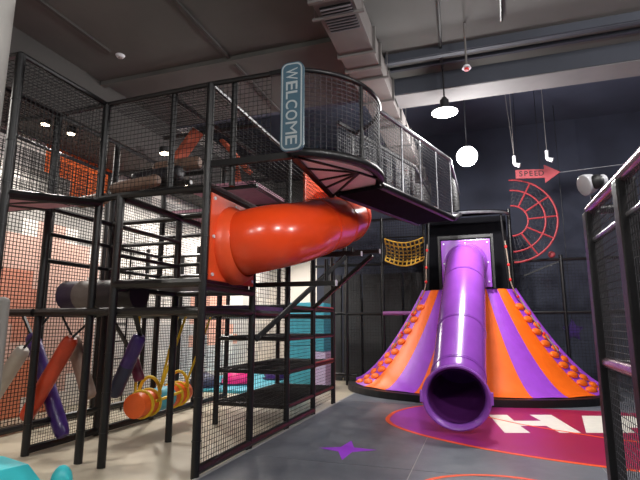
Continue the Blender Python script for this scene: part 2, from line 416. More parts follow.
def downlight(x, y, z, label, power, warm=True, r=.06):
    t = thing('ceiling_spotlight', label, 'spotlight', (x,y,z), 'spotlights over the mural')
    MB().cyl((x,y,z+.012), (x,y,z+.12), r+.012, 14).build('housing', M_BLACK, t, True)
    MB().cyl((x,y,z), (x,y,z+.012), r, 14).build('lens', M_LEDW, t)
    l = bpy.data.lights.new('lamp_light', 'SPOT'); l.spot_size = math.radians(150); l.spot_blend = .6; l.energy = power; l.shadow_soft_size = .12; l.color = (1, .95, .88)
    lo = bpy.data.objects.new('lamp_light', l); COL.objects.link(lo); lo.location = (0,0,-.1); lo.parent = t
    return t
downlight(-6.38, 5.44, 4.6, 'left of the two lit spotlights above the mural', 150)
downlight(-6.29, 5.86, 4.6, 'right of the two lit spotlights above the mural', 150)
downlight(-5.39, 7.15, 4.6, 'lit spotlight seen above the stacked foam rolls', 260, r=.09)
for x, y, lab in ((-6.2, 2.6, 'spotlight over the near end of the mural outside the view'), (-6.2, 9.0, 'spotlight over the middle of the mural hidden by the frame'), (-6.0, 11.4, 'spotlight over the dome pods hidden by the frame'), (-5.6, 14.4, 'spotlight over the far end of the pale wall')):
    downlight(x, y, 4.6, lab, 560)

# ------------------------------------------------------------------ ceiling fittings
dt = thing('air_duct', 'long rectangular sheet metal air duct under the ceiling', 'duct', (-1.4, 5, 5.1))
X0, X1, Z0, Z1 = -1.64, -1.17, 5.1, 5.42
cuts = [1.0, 2.2, 3.4, 4.62, 5.82, 6.22, 7.3, 8.1, 9.4, 10.7, 12.0, 13.55]
for a, b in zip(cuts[:-1], cuts[1:]):
    MB().box(X0, X1, a+.01, b-.01, Z0, Z1).build('duct_section', M_DUCT, dt, bevel=.006)
    f = MB(); 
    f.box(X0-.03, X1+.03, b-.022, b+.022, Z0-.03, Z0).box(X0-.03, X1+.03, b-.022, b+.022, Z1, Z1+.03).box(X0-.03, X0, b-.022, b+.022, Z0, Z1).box(X1, X1+.03, b-.022, b+.022, Z0, Z1)
    f.build('flange', M_DUCTF, dt)
for b in cuts[1:-1:2]:
    MB().beam((X0-.08, b+.3, Z0-.02), (X1+.08, b+.3, Z0-.02), .03, .03).cyl((X1+.06, b+.3, Z0), (X1+.06, b+.3, CZ-.003), .007, 6).cyl((X0-.06, b+.3, Z0), (X0-.06, b+.3, CZ-.003), .007, 6).build('hanger', M_DUCTF, dt)
gr = MB().box(X0+.06, X1-.04, 4.75, 5.25, Z0-.012, Z0-.001).build('grille', M_BLACK, dt)
for k in range(9):
    MB().beam((X0+.06, 4.78+k*.055, Z0-.02), (X1-.04, 4.78+k*.055, Z0-.02), .012, .02).build('grille_slat', M_GRILLE, gr)
sd = thing('smoke_detector', 'small round pinkish white smoke detector on the ceiling', 'detector', (-4.93, 5.35, CZ))
MB().cyl((-4.93,5.35,CZ-.035), (-4.93,5.35,CZ-.002), .05, 18, .07).build('body', M_WSHELL, sd, True)
MB().cyl((-4.93,5.35,CZ-.05), (-4.93,5.35,CZ-.035), .03, 14).build('sensor', M_CREAM, sd, True)
hd = thing('hanging_detector', 'white detector disc hanging on a thin pipe', 'detector', (0, 6.16, 4.8))
MB().cyl((0,6.16,4.86), (0,6.16,CZ-.003), .014, 8).build('pipe', M_DUCTF, hd)
MB().cyl((0,6.16,4.82), (0,6.16,4.86), .06, 16, .04).build('disc', M_WSHELL, hd, True)
MB().cyl((0,6.16,4.79), (0,6.16,4.82), .03, 12).build('sensor', M_RED, hd, True)
for i, (x, y, dy, lab) in enumerate(((-.25, 6.0, 1.2, 'thin dark conduit slanting across the ceiling nearest the duct'), (.35, 5.2, 1.0, 'thin dark conduit on the ceiling right of the hanging detector'))):
    tag(MB().cyl((x, y-1.4, CZ-.03), (x+.12*(i*2-1), y+dy, CZ-.03), .022, 8).build('ceiling_conduit', M_RAIL, smooth=True), lab, 'conduit')
for i, (x, y, z, lab) in enumerate(((.86, 10.6, 4.85, 'left of two small white hanging spotlights above the arrow sign'), (1.5, 10.6, 4.9, 'right of two small white hanging spotlights above the arrow sign'))):
    t = thing('hanging_spotlight', lab, 'spotlight', (x,y,z), 'small hanging spotlights')
    MB().cyl((x,y,z), (x,y,z+.18), .035, 10).build('body', M_WSHELL, t, True)
    MB().cyl((x,y,z), (x+.1,y-.03,z-.05), .035, 10, .05).build('head', M_WSHELL, t, True)
    MB().cyl((x,y,z+.18), (x,y,CR-.005), .005, 6).build('cable', M_DUCTF, t)
    if i == 0: MB().cyl((x,y,z+.18), (x-.12,y,CR-.005), .005, 6).build('cable', M_DUCTF, t)
# column at the left edge
tag(MB().cyl((-3.66,2.55,0), (-3.66,2.55,CZ-.002), .13, 24).build('column', M_CREAM, smooth=True), 'pale grey round column at the left edge', 'column')
tag(MB().cyl((-4.731,3.75,-.01), (-4.731,3.75,1.73), .07, 14).sphere((-4.731,3.75,1.73), .07, .07, .05, 14, 4, True).build('padded_post', M_CREAM, smooth=True), 'short cream padded post at the left edge of the frame', 'post')

# ------------------------------------------------------------------ main climbing frame
cf = thing('climbing_frame', 'tall black multi level climbing frame with padded posts and netting on the left', 'climbing frame', (-2.78, 4.45, 0))
L1, D1, L2, TOP = 1.64, 1.95, 2.98, 4.2
posts = [(-2.78,4.45,TOP),(-3.93,4.45,L2),(-4.29,4.5,TOP),(-5.12,4.55,TOP),(-4.29,3.3,TOP),(-5.12,3.3,TOP),
         (-3.95,5.65,L2),(-2.78,5.63,L2),(-2.78,6.83,TOP),(-2.78,8.02,TOP),(-2.78,9.21,L2),
         (-3.95,6.83,TOP),(-3.95,8.02,TOP),(-3.95,9.21,L2),
         (-5.12,5.65,TOP),(-5.12,6.83,TOP),(-5.12,8.02,L2),(-5.12,9.21,L2),
         (-6.3,3.3,TOP),(-6.3,4.5,TOP),(-6.3,5.65,TOP),(-6.3,6.83,TOP),(-6.3,8.02,L2),(-6.3,9.21,L2)]
for x, y, z in posts: post(cf, x, y, -.01, z)
for x, y in ((-3.3,4.5),(-2.5,4.5)): post(cf, x, y, L2, TOP, .035)
def R(a, b, r=.036, m=None): return rail(cf, a, b, r, m)
# level one beams
for x0, x1 in ((-2.78,-3.93),(-3.93,-5.12),(-5.12,-6.3)): R((x0,4.47,L1), (x1,4.5,L1), .045)
for a, b in ((4.45,5.63),(5.63,6.83)): R((-2.78,a,L1), (-2.78,b,L1), .04)
for x in (-3.95, -5.12, -6.3):
    for a, b in ((4.5,5.65),(5.65,6.83),(6.83,8.02),(8.02,9.21)): R((x,a,L1), (x,b,L1), .038)
R((-4.0,4.95,1.64), (-6.3,4.95,1.64), .03)
for y in (5.65,6.83,8.02,9.21):
    for a, b in ((-2.78,-3.95),(-3.95,-5.12),(-5.12,-6.3)): R((a,y,L1), (b,y,L1), .036)
# deck beams at the orange slide exit
R((-2.78,4.45,D1-.01), (-3.93,4.45,D1-.01), .05); R((-2.78,4.45,D1-.06), (-2.78,5.63,D1-.06), .045)
R((-2.78,5.63,D1-.05), (-3.95,5.65,D1-.05)); R((-3.95,4.45,D1-.05), (-3.95,5.65,D1-.05))
MB().box(-3.92,-2.82,4.5,5.6,D1-.02,D1+.03).build('deck_panel', M_DPURP, cf)
MB().box(-5.1,-3.98,7.9,9.2,L1+.02,L1+.1).build('deck_panel', M_PURPDECK, cf)
MB().box(-3.9,-2.83,5.72,6.78,L1+.02,L1+.1).build('deck_panel', M_PURPDECK, cf)
# level two beams and pink decks
for a, b in (((-2.78,4.45),(-3.93,4.45)),((-3.93,4.45),(-4.29,4.5)),((-4.29,4.5),(-5.12,4.55)),((-5.12,4.55),(-6.3,4.5))): R((*a,L2), (*b,L2), .042)
R((-4.29,3.3,2.74), (-4.29,4.5,2.93), .05); R((-5.12,3.3,2.8), (-5.12,4.55,2.95), .045); R((-4.29,3.3,2.74), (-5.12,3.3,2.8), .045)
R((-6.3,3.3,2.85), (-6.3,4.5,2.95)); R((-5.12,3.3,2.8), (-6.3,3.3,2.85)); R((-5.12,3.9,2.87),(-4.29,3.9,2.83))
MB().add([(-5.08,3.36,2.77),(-4.33,3.36,2.71),(-4.33,4.44,2.9),(-5.08,4.48,2.92),(-5.08,3.36,2.8),(-4.33,3.36,2.74),(-4.33,4.44,2.93),(-5.08,4.48,2.95)], [(0,3,2,1),(4,5,6,7),(0,1,5,4),(1,2,6,5),(2,3,7,6),(3,0,4,7)]).build('deck_panel', M_PINKDECK, cf)
MB().box(-6.26,-5.16,3.4,4.46,2.93,2.98).build('deck_panel', M_PINKDECK, cf)
for x in (-3.93,-5.12):
    for a, b in ((4.5,5.65),(5.65,6.83)): 
        R((x,a,L2-.03), (x,b,L2-.03)); 
for z in (2.28,2.62): R((-3.93,4.5,z),(-3.93,5.65,z),.025); R((-5.12,4.6,z),(-5.12,6.83,z),.028); R((-3.95,5.65,z),(-5.12,5.65,z),.026); R((-3.95,6.83,z),(-5.12,6.83,z),.026)
R((-2.78,5.63,2.3),(-3.95,5.65,2.3),.026)
for y in (5.65,6.83,8.02,9.21):
    R((-2.78,y,L2), (-3.95,y,L2)); R((-3.95,y,L2-.02), (-5.12,y,L2-.02)); 
for a, b in ((4.45,5.63),(5.63,6.83),(6.83,8.02),(8.02,9.21)): R((-2.78,a,L2), (-2.78,b,L2), .042); R((-3.95,a,L2), (-3.95,b,L2))
R((-2.78,4.45,L2+.06),(-2.78,6.83,L2+.06),.02,M_STEEL)
for (x0,x1,y0,y1) in ((-3.9,-2.83,5.7,6.78),(-3.9,-2.83,6.9,7.97),(-3.9,-2.83,8.08,9.16),(-5.08,-4.0,6.9,7.97)):
    zd = 3.38 if y0 < 6 or x0 < -4.5 else L2+.04
    MB().box(x0,x1,y0,y1,zd,zd+.05).build('deck_panel', M_PINKDECK, cf)
    for yy in (y0, y1): rail(cf, (x0-.05,yy,zd-.03), (x1+.05,yy,zd-.03), .028)
# roof
for a, b in (((-4.29,3.3),(-4.29,4.5)),((-5.12,3.3),(-5.12,4.55)),((-4.29,4.5),(-5.12,4.55)),((-5.12,4.55),(-6.3,4.5)),((-4.29,4.5),(-2.78,4.45)),((-2.78,4.45),(-2.05,4.46)),
             ((-6.3,3.3),(-6.3,4.5)),((-4.29,3.3),(-5.12,3.3)),((-5.12,3.3),(-6.3,3.3)),((-2.78,4.45),(-2.78,6.83)),((-2.78,6.83),(-2.78,8.02)),((-3.95,6.83),(-3.95,8.02)),
             ((-5.12,4.55),(-5.12,6.83)),((-6.3,4.5),(-6.3,6.83)),((-2.78,6.83),(-6.3,6.83)),((-2.78,8.02),(-3.95,8.02)),((-4.29,5.65),(-2.78,5.65)),((-3.4,4.5),(-3.3,6.83))):
    R((*a,TOP), (*b,TOP), .03)
# floor beams
for a, b in (((-2.78,4.45),(-2.78,5.63)),((-2.78,5.63),(-2.78,6.83)),((-2.78,6.83),(-2.78,8.02))): R((*a,.06), (*b,.06), .05)
for a, b in (((-5.12,4.55),(-5.12,6.83)),((-5.12,6.83),(-5.12,9.2)),((-6.3,3.3),(-6.3,6.83)),((-6.3,6.83),(-6.3,9.21))): R((*a,.05), (*b,.05), .05)
R((-5.12,4.55,.34), (-5.12,6.83,.34), .035)
# nets
net(cf, (-2.78,4.5,.1), (0,1.1,0), (0,0,1.5), .05, .0035)
net(cf, (-2.78,5.68,.1), (0,1.1,0), (0,0,1.5), .05, .0035)
net(cf, (-2.78,6.88,.1), (0,2.3,0), (0,0,1.55), .055, .0035)
net(cf, (-6.35,2.5,.1), (0,8.0,0), (0,0,4.0), .055, .0065)
net(cf, (-5.12,4.6,.08), (0,2.2,0), (0,0,.26), .035, .0035)
net(cf, (-4.29,3.3,2.8), (0,1.2,0), (0,0,1.38), .055, .004)
net(cf, (-5.12,3.3,L2), (0,1.2,0), (0,0,1.2), .055, .004)
net(cf, (-5.1,4.55,L2), (.8,-.05,0), (0,0,1.2), .055, .004)
net(cf, (-4.27,4.5,L2), (1.47,-.05,0), (0,0,1.2), .055, .0035)
net(cf, (-2.78,4.45,L2), (.75,0,0), (0,0,1.2), .055, .0035)
net(cf, (-6.3,3.3,TOP), (2.0,0,0), (0,1.2,0), .06, .004)
net(cf, (-4.29,4.5,TOP), (1.5,0,0), (0,2.3,0), .06, .004)
net(cf, (-5.12,6.85,L2), (2.3,0,0), (0,0,1.2), .055, .004)
net(cf, (-5.12,5.65,1.7), (1.1,0,0), (0,0,1.2), .06, .004)
net(cf, (-6.3,9.25,.1), (1.18,0,0), (0,0,2.8), .06, .004)
net(cf, (-2.78,5.7,L1+.1), (0,1.1,0), (0,0,1.2), .055, .0035)
# net levels of the climb-through shelves
for z in (.3, .79, 1.28, 1.76):
    for a, b in (((-2.78,6.83),(-2.78,8.02)),((-2.78,8.02),(-2.78,9.21)),((-2.78,9.21),(-3.95,9.21)),((-3.95,6.83),(-3.95,9.21)),((-2.78,6.83),(-3.95,6.83)),((-2.78,8.02),(-3.95,8.02))):
        R((*a,z), (*b,z), .034)
    net(cf, (-3.93,6.86,z+.03), (1.13,0,0), (0,2.32,0), .075, .008, name='net_floor')
MB().box(-2.81,-2.75,8.06,9.17,1.795,1.815).box(-2.81,-2.75,8.06,9.17,.825,.845).build('edge_pad', M_ARROW, cf)  # red strips that paint in reddish light along the shelf edges
# slim inner ladder against the mural
la = MB()
for x in (0, .28): la.cyl((-6.1,7.0+x,0), (-6.1,7.0+x,2.9), .018, 8)
for k in range(9): la.cyl((-6.1,7.0,.3+k*.3), (-6.1,7.28,.3+k*.3), .014, 6)
la.build('ladder', M_RAIL, cf)

# ------------------------------------------------------------------ foam rolls and boards on the upper levels
def roll(a, b, r, m, label, name='foam_roll', group='foam rolls on the upper beam'):
    a = Vector(a); b = Vector(b); d = (b-a).normalized()
    pts = [a, a+d*.02, a+d*.05]+[a+(b-a)*t for t in (.3,.5,.7)]+[b-d*.05, b-d*.02, b]
    return tag(MB().sweep(pts, [r*.7,r*.93,r,r,r,r,r,r*.93,r*.7], 16).build(name, m, smooth=True), label, 'foam roll', group)
roll((-4.22,4.62,3.13), (-3.55,4.62,3.19), .075, M_TAN, 'tan foam roll lying lowest and foremost on the upper beam')
roll((-4.15,4.92,3.33), (-3.45,4.92,3.36), .1, M_DARKFOAM, 'black foam roll lying between the two tan rolls')
roll((-4.1,5.25,3.58), (-3.4,5.25,3.6), .085, M_TAN, 'tan foam roll lying highest and furthest back')
roll((-4.9,4.8,3.06), (-4.4,4.72,3.06), .075, M_TAN, 'short tan foam roll lying left of the corner post')
for i, (y, z) in enumerate(((4.92,3.22),(5.25,3.46))):
    rail(cf, (-4.25,y,z), (-3.3,y,z), .03)
rb = thing('roller_barrel', 'dark purple and grey padded roller barrel lying above the swing bay', 'roller', (-4.9, 5.0, 1.9))
rp = [(-5.02,4.85), (-4.78,4.85), (-4.45,4.85), (-3.9,4.85)]
for (a, b), m in zip(zip(rp[:-1], rp[1:]), (M_DPURP, M_GREYV, M_DARKFOAM)):
    MB().cyl((a[0],a[1],1.86), (b[0],b[1],1.86), .18, 24).build('barrel_band', m, rb, True)
M_BOARD = mat('shaded_orange_foam', (176, 84, 58), .6, .1)  # orange dulled: shadow and net haze are put into the colour
def board(a, b, w, t, label):
    return tag(MB().beam(a, b, w, t).build('foam_board', M_BOARD, bevel=.015), label, 'foam board', 'orange boards of the upper level')
board((-4.0,5.45,3.62), (-3.58,5.45,4.14), .2, .07, 'wide orange foam board leaning left under the roof')
board((-3.42,5.85,4.12), (-2.98,5.85,3.6), .16, .06, 'orange foam board leaning right under the roof')
board((-3.5,6.3,4.0), (-3.38,6.3,3.5), .13, .06, 'narrow red orange foam board hanging between the leaning boards')

# ------------------------------------------------------------------ round balcony
BC = Vector((-2.12, 5.45)); BR = 1.06; BZ = 3.28
rbal = thing('round_balcony', 'round netted balcony overhanging the orange slide with pink triangular underside panels', 'balcony', (BC.x, BC.y, BZ))
def bp(a, r=BR): return (BC.x+r*math.cos(a), BC.y+r*math.sin(a))
A0, A1 = math.radians(-72), math.radians(66)
arc = [A0+(A1-A0)*i/40 for i in range(41)]
CH = [(-1.76,4.46),(-1.79,4.85),(-1.82,5.35),(-1.83,5.7),(-1.84,6.1)]
arcd = [a for a in arc if bp(a)[0] > -1.86]
MB().prism([CH[4],CH[2],CH[0]]+[bp(a) for a in arcd], BZ-.03, BZ+.03).build('floor_disc', M_RAIL, rbal)
hub = (-1.24, 5.2)
def inset(P, k):
    c = Vector((sum(p[0] for p in P)/len(P), sum(p[1] for p in P)/len(P)))
    return [tuple(Vector(p)+(c-Vector(p)).normalized()*min(k, (c-Vector(p)).length*.4)) for p in P]
rim_a = [bp(math.radians(a), BR*.95) for a in range(-68, 1, 6)]
rim_b = [bp(math.radians(a), BR*.95) for a in range(4, 66, 6)]
M_UNDER = mat('bounce_lit_pink_panel', (242, 214, 214), .6, .08, 6)  # near-white pink, with floor bounce light put into the colour
for P in ([hub, CH[0]]+rim_a, [hub, CH[1], CH[0]], [hub, CH[2], CH[1]], [hub, CH[3], CH[2]], [hub, CH[4], CH[3]], [hub]+rim_b+[CH[4]]):
    MB().prism(inset(P, .022), BZ-.05, BZ-.031).build('underside_panel', M_UNDER, rbal, label='pink underside panel of the balcony, paled as by bounce light')
for q in CH+[bp(math.radians(2), BR*.97)]:
    MB().beam((hub[0],hub[1],BZ-.055), (q[0],q[1],BZ-.055), .022, .03).build('joist', M_RAIL, rbal)
MB().beam((*CH[0],BZ-.04), (*CH[4],BZ-.04), .06, .08).build('joist', M_RAIL, rbal)
for q in (CH[0],): MB().beam((-2.78,q[1],BZ-.04), (q[0],q[1],BZ-.04), .05, .07).build('joist', M_RAIL, rbal)
net(rbal, (-2.76,4.5,BZ), (.9,0,0), (0,1.9,0), .06, .005, M_NET, 'net_floor')
MB().sweep([(*bp(a),BZ-.01) for a in arc], .05, 10).build('rim', M_POST, rbal, True)
MB().sweep([(*bp(a),TOP) for a in arc], .028, 10).build('top_ring', M_RAIL, rbal, True)
for d in (-66,-25,22,62):
    p = bp(math.radians(d)); MB().cyl((*p,BZ), (*p,TOP), .02, 8).build('cage_post', M_RAIL, rbal, True)
net_along(rbal, [bp(a) for a in arc], BZ+.03, TOP, .05, .0035, M_NETG)
MB().beam((-2.05,4.46,TOP), (bp(A0)[0],bp(A0)[1],TOP), .05, .05).build('roof_bar', M_RAIL, rbal)

# ------------------------------------------------------------------ net bridge to the volcano tower
br = thing('net_bridge', 'long netted walkway running from the round balcony to the tower', 'bridge', (-1.1, 5.7, 3.15))
wa = [(-1.1,5.72), (-.72,6.85), (-.35,7.95), (-.32,11.0)]
off = Vector((-.6, .2))
wb = [(p[0]+off.x, p[1]+off.y) for p in wa[:3]]+[(-.95,11.0)]
BZ2 = 3.2; T2 = 4.2
for w in (wa, wb):
    for i, (a, b) in enumerate(zip(w[:-1], w[1:])):
        zb = 3.92 if i == 2 else BZ2; zt = 4.4 if i == 2 else T2
        MB().cyl((*a,T2), (*b,zt), .03, 8).build('top_rail', M_STEEL if w is wa else M_RAIL, br, True)
        MB().cyl((*a,BZ2), (*b,zb), .05, 10).build('bottom_rail', M_RAIL, br, True)
    net_along(br, w[:3], BZ2, T2, .05, .004, M_NETG)
    net(br, (*w[2],BZ2+.1), (w[3][0]-w[2][0],w[3][1]-w[2][1],.75), (0,0,.6), .06, .004, M_NET)
for t in (0, .26, .5, .75, 1):
    i = 0 if t < .5 else 1; u = (t-.5*i)*2
    x = wa[i][0]+(wa[i+1][0]-wa[i][0])*u; y = wa[i][1]+(wa[i+1][1]-wa[i][1])*u
    MB().cyl((x,y,BZ2), (x,y,T2), .012, 8).build('stanchion', M_STEEL, br, True)
for i in range(2):
    a, b, c, d = wa[i], wa[i+1], wb[i+1], wb[i]
    MB().prism([a,b,c,d], BZ2-.03, BZ2+.02).build('walkway_deck', M_MATTE, br)

# ------------------------------------------------------------------ orange U shaped tube slide
os_ = thing('orange_tube_slide', 'glossy orange enclosed tube slide bending out of the climbing frame', 'slide', (-2.78, 5.05, D1))
opath = cat_rom([(-2.76,5.05,2.42),(-2.34,5.1,2.5),(-2.12,5.58,2.64),(-2.04,6.14,2.82),(-1.95,6.78,3.02),(-1.97,7.4,3.24),(-2.3,7.95,3.42),(-2.74,8.1,3.5)], 10)
def tube_sections(parent, path, joints, r, m, fl_m, fr=.028, inner=None):
    for a, b in zip(joints[:-1], joints[1:]):
        MB().sweep(path[a:b+1], r, 36, caps=False).build('tube_section', m, parent, True)
    for j in joints[1:-1]:
        t = (path[j+1]-path[j-1]).normalized()
        fo = MB().lathe(path[j], t, [(-.032,r-.004),(-.03,r+fr*.8),(-.006,r+fr*.8),(-.005,r+fr*.3),(.005,r+fr*.3),(.006,r+fr*.8),(.03,r+fr*.8),(.032,r-.004)], 36).build('joint_flange', fl_m, parent, True)
        u = t.orthogonal().normalized(); w = t.cross(u)
        bo = MB()
        for k in range(10):
            a = 2*PI*k/10+.2; n = u*math.cos(a)+w*math.sin(a)
            p = path[j]+n*(r+fr*.6)
            bo.cyl(p-t*.03-n*.012, p+t*.03-n*.012, .011, 6)
        bo.build('joint_bolts', M_STEEL, fo)
tube_sections(os_, opath, [0, 28, 37, 45, 70], .385, M_ORANGE, M_ORANGE, .012)
# collar, and square exit panel with bolts
MB().sweep([(-2.75,5.05,2.42),(-2.72,5.05,2.42),(-2.66,5.05,2.425),(-2.6,5.05,2.43)], [.47,.47,.44,.388], 36, caps=False).build('collar', M_ORANGEP, os_, True)
pn = MB().box(-2.79,-2.745,4.5,5.585,D1+.02,2.94).build('mounting_panel', M_ORANGEP, os_, bevel=.015)
for y in (4.56,5.04,5.53):
    for z in (2.03,2.88): MB().cyl((-2.75,y,z), (-2.73,y,z), .02, 8).build('bolt', M_WSHELL, pn)
for y, z in ((4.56,2.45),(5.53,2.45)): MB().cyl((-2.75,y,z), (-2.73,y,z), .02, 8).build('bolt', M_WSHELL, pn)
MB().box(-2.73,-2.69,7.35,8.45,3.06,4.05).build('mounting_panel', M_ORANGEP, os_, bevel=.015)
# support arms and struts
for y, x1, z in ((5.7,-1.68,2.0), (6.83,-1.62,2.52), (7.6,-1.5,2.66)):
    MB().beam((-2.76,y,z), (x1,y,z), .05, .06).build('support_arm', M_RAIL, os_, bevel=.006)
    MB().box(x1,x1+.012,y-.03,y+.03,z-.035,z+.035).build('arm_end_cap', M_WSHELL, os_)
for a, b in (((-2.74,5.66,1.3),(-1.85,6.78,2.48)), ((-2.74,7.95,1.78),(-1.62,7.6,2.6))):
    MB().beam(a, b, .05, .06).build('strut', M_RAIL, os_, bevel=.006)
for (x,y,z0,z1) in ((-1.8,5.7,2.03,2.3),(-1.75,6.83,2.55,2.62),(-2.1,7.6,2.69,2.85)):
    MB().cyl((x,y,z0), (x,y,z1), .025, 8).build('stand_off', M_RAIL, os_)

# ------------------------------------------------------------------ WELCOME sign
ws = thing('welcome_sign', 'upright blue sign with pale border reading WELCOME on the balcony', 'sign', (-1.79, 4.3, 3.75))
def rrect(w, h, r, n=6):
    P = []
    for cx, cy, a0 in ((w/2-r,h/2-r,0),(-w/2+r,h/2-r,PI/2),(-w/2+r,-h/2+r,PI),(w/2-r,-h/2+r,1.5*PI)):
        for k in range(n+1): a = a0+PI/2*k/n; P.append((cx+r*math.cos(a), cy+r*math.sin(a)))
    return P
def upright(poly, y0, y1, cx, cz): 
    mb = MB(); mb.prism(poly, y0, y1); mb.v = [(cx+x, z, cz+y) for x, y, z in mb.v]; return mb
SX, SZ, SY = -1.72, 3.70, 4.32
upright(rrect(.245,.97,.07), 0, .04, 0, 0)
def sign_part(poly, d0, d1, name, m):
    mb = MB().prism(poly, d0, d1); mb.v = [(SX+x, SY-z, SZ+y) for x, y, z in mb.v]; return mb.build(name, m, ws)
sign_part(rrect(.25,.97,.075), 0, .04, 'backing', M_SIGNB)
sign_part(rrect(.225,.945,.066), .04, .044, 'border', M_SIGNW)
sign_part(rrect(.195,.915,.055), .044, .047, 'face', M_SIGNB)
widths = [.165,.118,.105,.12,.135,.165,.118]; zz = SZ+.425
tot = sum(widths); k_ = .85/tot
for ch, w in zip('WELCOME', widths):
    me = text_mesh(ch, .165, .002); me.materials.append(M_SIGNW)
    o = bpy.data.objects.new('letter', me); COL.objects.link(o)
    xs_ = [v.co.x for v in me.vertices]; ys_ = [v.co.y for v in me.vertices]
    cx = (max(xs_)+min(xs_))/2; cy = (max(ys_)+min(ys_))/2; sw = (w*k_*.86)/(max(xs_)-min(xs_)); sh = .125/(max(ys_)-min(ys_))
    z = zz-w*k_/2; zz -= w*k_
    for v in me.vertices:
        lx, ly, lz = (v.co.x-cx)*sw, (v.co.y-cy)*sh, v.co.z
        v.co = (SX+ly, SY-.048-lz, z-lx)            # turned a quarter clockwise, reads downwards
    o.parent = ws; o.matrix_parent_inverse = Matrix.Translation(ws.location).inverted()
MB().beam((SX,SY+.04,SZ-.3),(SX+.02,4.5,SZ-.3),.03,.03).beam((SX,SY+.04,SZ+.35),(SX,4.5,SZ+.4),.03,.03).build('bracket', M_RAIL, ws)

# ------------------------------------------------------------------ volcano
VX, VY = -.25, 11.75
vo = thing('volcano_climber', 'flared volcano mound with orange and purple vinyl stripes and climbing steps', 'climbing mound', (VX, VY-1.9, 0))
def vpt(th, s, lift=0):           # th degrees from the front, s 0 top .. 1 foot
    a = .98+1.7*s; b = .45+1.47*s; z = .15+2.12*(1-s)**1.5
    t = math.radians(th)
    p = Vector((VX+a*math.sin(t), VY-b*math.cos(t), z))
    if lift:
        e = 1e-3
        n = (vpt(th+.1, s)-vpt(th-.1, s)).cross(vpt(th, min(s+e,1))-vpt(th, max(s-e,0)))
        n.normalize()
        if n.z < 0: n = -n
        p += n*lift
    return p
bounds = [-90,-84,-79,-58,-40,-24,24,40,58,79,84,90]
cols_ = [M_VP, M_VO, M_VP, M_VO, M_VP, M_VO, M_VP, M_VO, M_VP, M_VO, M_VP]
for i in range(11):
    t0, t1 = bounds[i], bounds[i+1]; n = max(2, int((t1-t0)/4))
    P = [[vpt(t0+(t1-t0)*(j/n), s/16, .012*math.sin(PI*j/n)) for j in range(n+1)] for s in range(17)]
    MB().grid(P).build('vinyl_stripe', cols_[i], vo, True)
pl = [(VX+2.86*math.sin(math.radians(t)), VY-2.08*math.cos(math.radians(t))) for t in range(-95, 96, 5)]
MB().prism(pl, .004, .14).build('base_platform', M_POST, vo)
tp = [(VX+.97*math.sin(math.radians(t)), VY-.44*math.cos(math.radians(t))) for t in range(-90, 91, 10)]
MB().prism(tp, 2.2, 2.28).build('top_platform', M_DARKFOAM, vo)
for sg in (-1, 1):
    MB().sweep([vpt(sg*89, s/16, .02) for s in range(17)], .055, 10).build('edge_pad', M_VP, vo, True)
    k = 0
    for i in range(9):
        s = .13+.096*i
        for q, th in enumerate((62.5, 73.5)):
            ss = s+.045*q
            if ss > .97: continue
            c = vpt(sg*th, ss, .015); d = (vpt(sg*(th+1), ss)-vpt(sg*(th-1), ss)).normalized(); e = (vpt(sg*th, ss+.01)-vpt(sg*th, ss-.01)).normalized(); n = d.cross(e).normalized()
            mb = MB().sphere((0,0,0), .115+.06*ss, .085, .055, 12, 6)
            mb.v = [tuple(c+d*x+e*y+n*z) for x, y, z in mb.v]
            mb.build('climbing_step', M_PAD, vo, True)
    rp_ = [Vector((VX+sg*.86, VY-.32, 3.35)), Vector((VX+sg*.9, VY-.36, 2.8)), Vector((VX+sg*.93, VY-.4, 2.36))]+[vpt(sg*68, s, .07) for s in (.1,.3,.5)]
    ro = MB().sweep(cat_rom(rp_, 4), .014, 8).build('climbing_rope', M_ROPE, vo, True)
    for t in (.06,.22,.38,.55,.72,.88):
        q = cat_rom(rp_, 4); p = q[int(t*(len(q)-1))]
        MB().sphere(p, .032, .032, .04, 10, 6).build('rope_knot', M_RED, ro, True)

# ------------------------------------------------------------------ purple tube slide
ps = thing('purple_tube_slide', 'glossy purple straight tube slide running down the volcano to the floor', 'slide', (-.38, 7.2, 0))
pp = cat_rom([(-.25,11.25,2.84),(-.25,10.95,2.83),(-.26,10.55,2.66),(-.29,9.75,2.12),(-.33,8.75,1.42),(-.36,8.0,.88),(-.38,7.55,.6),(-.385,7.2,.5)], 8)
tube_sections(ps, pp, [0, 12, 22, 33, 44, 56], .4, M_PURPLE, M_PURPLE, .012)
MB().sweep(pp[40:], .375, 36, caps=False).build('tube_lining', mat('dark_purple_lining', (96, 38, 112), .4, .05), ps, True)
e = pp[-1]; t = (pp[-1]-pp[-3]).normalized()
e2 = V(e.x, e.y, .5)
MB().lathe(e, t, [(-.1,.4),(-.08,.425),(-.02,.44),(.01,.462),(.05,.47),(.06,.45),(.05,.43),(-.02,.395),(-.08,.376)], 44).build('mouth_lip', M_PURPIN, ps, True)
lip = MB()
for sx in (-1, 1): lip.box(e.x+sx*.47-.02, e.x+sx*.47+.02, e.y-.08, e.y+.02, .42, .58)
lip.build('lip_clamp', M_PURPIN, ps, bevel=.006)
pnl = MB().box(VX-.53,VX+.53,11.2,11.25,2.3,3.38).build('mounting_panel', M_PURPLE, ps, bevel=.015)
for x in (-.47,0,.47):
    for z in (2.42,2.85,3.3):
        if x == 0 and z < 3: continue
        MB().cyl((VX+x,11.2,z), (VX+x,11.18,z), .018, 8).build('bolt', M_WSHELL, pnl)
MB().sweep([(-.25,11.19,2.84),(-.25,11.15,2.84),(-.25,11.1,2.838)], [.46,.45,.402], 36, caps=False).build('collar', M_PURPLE, ps, True)

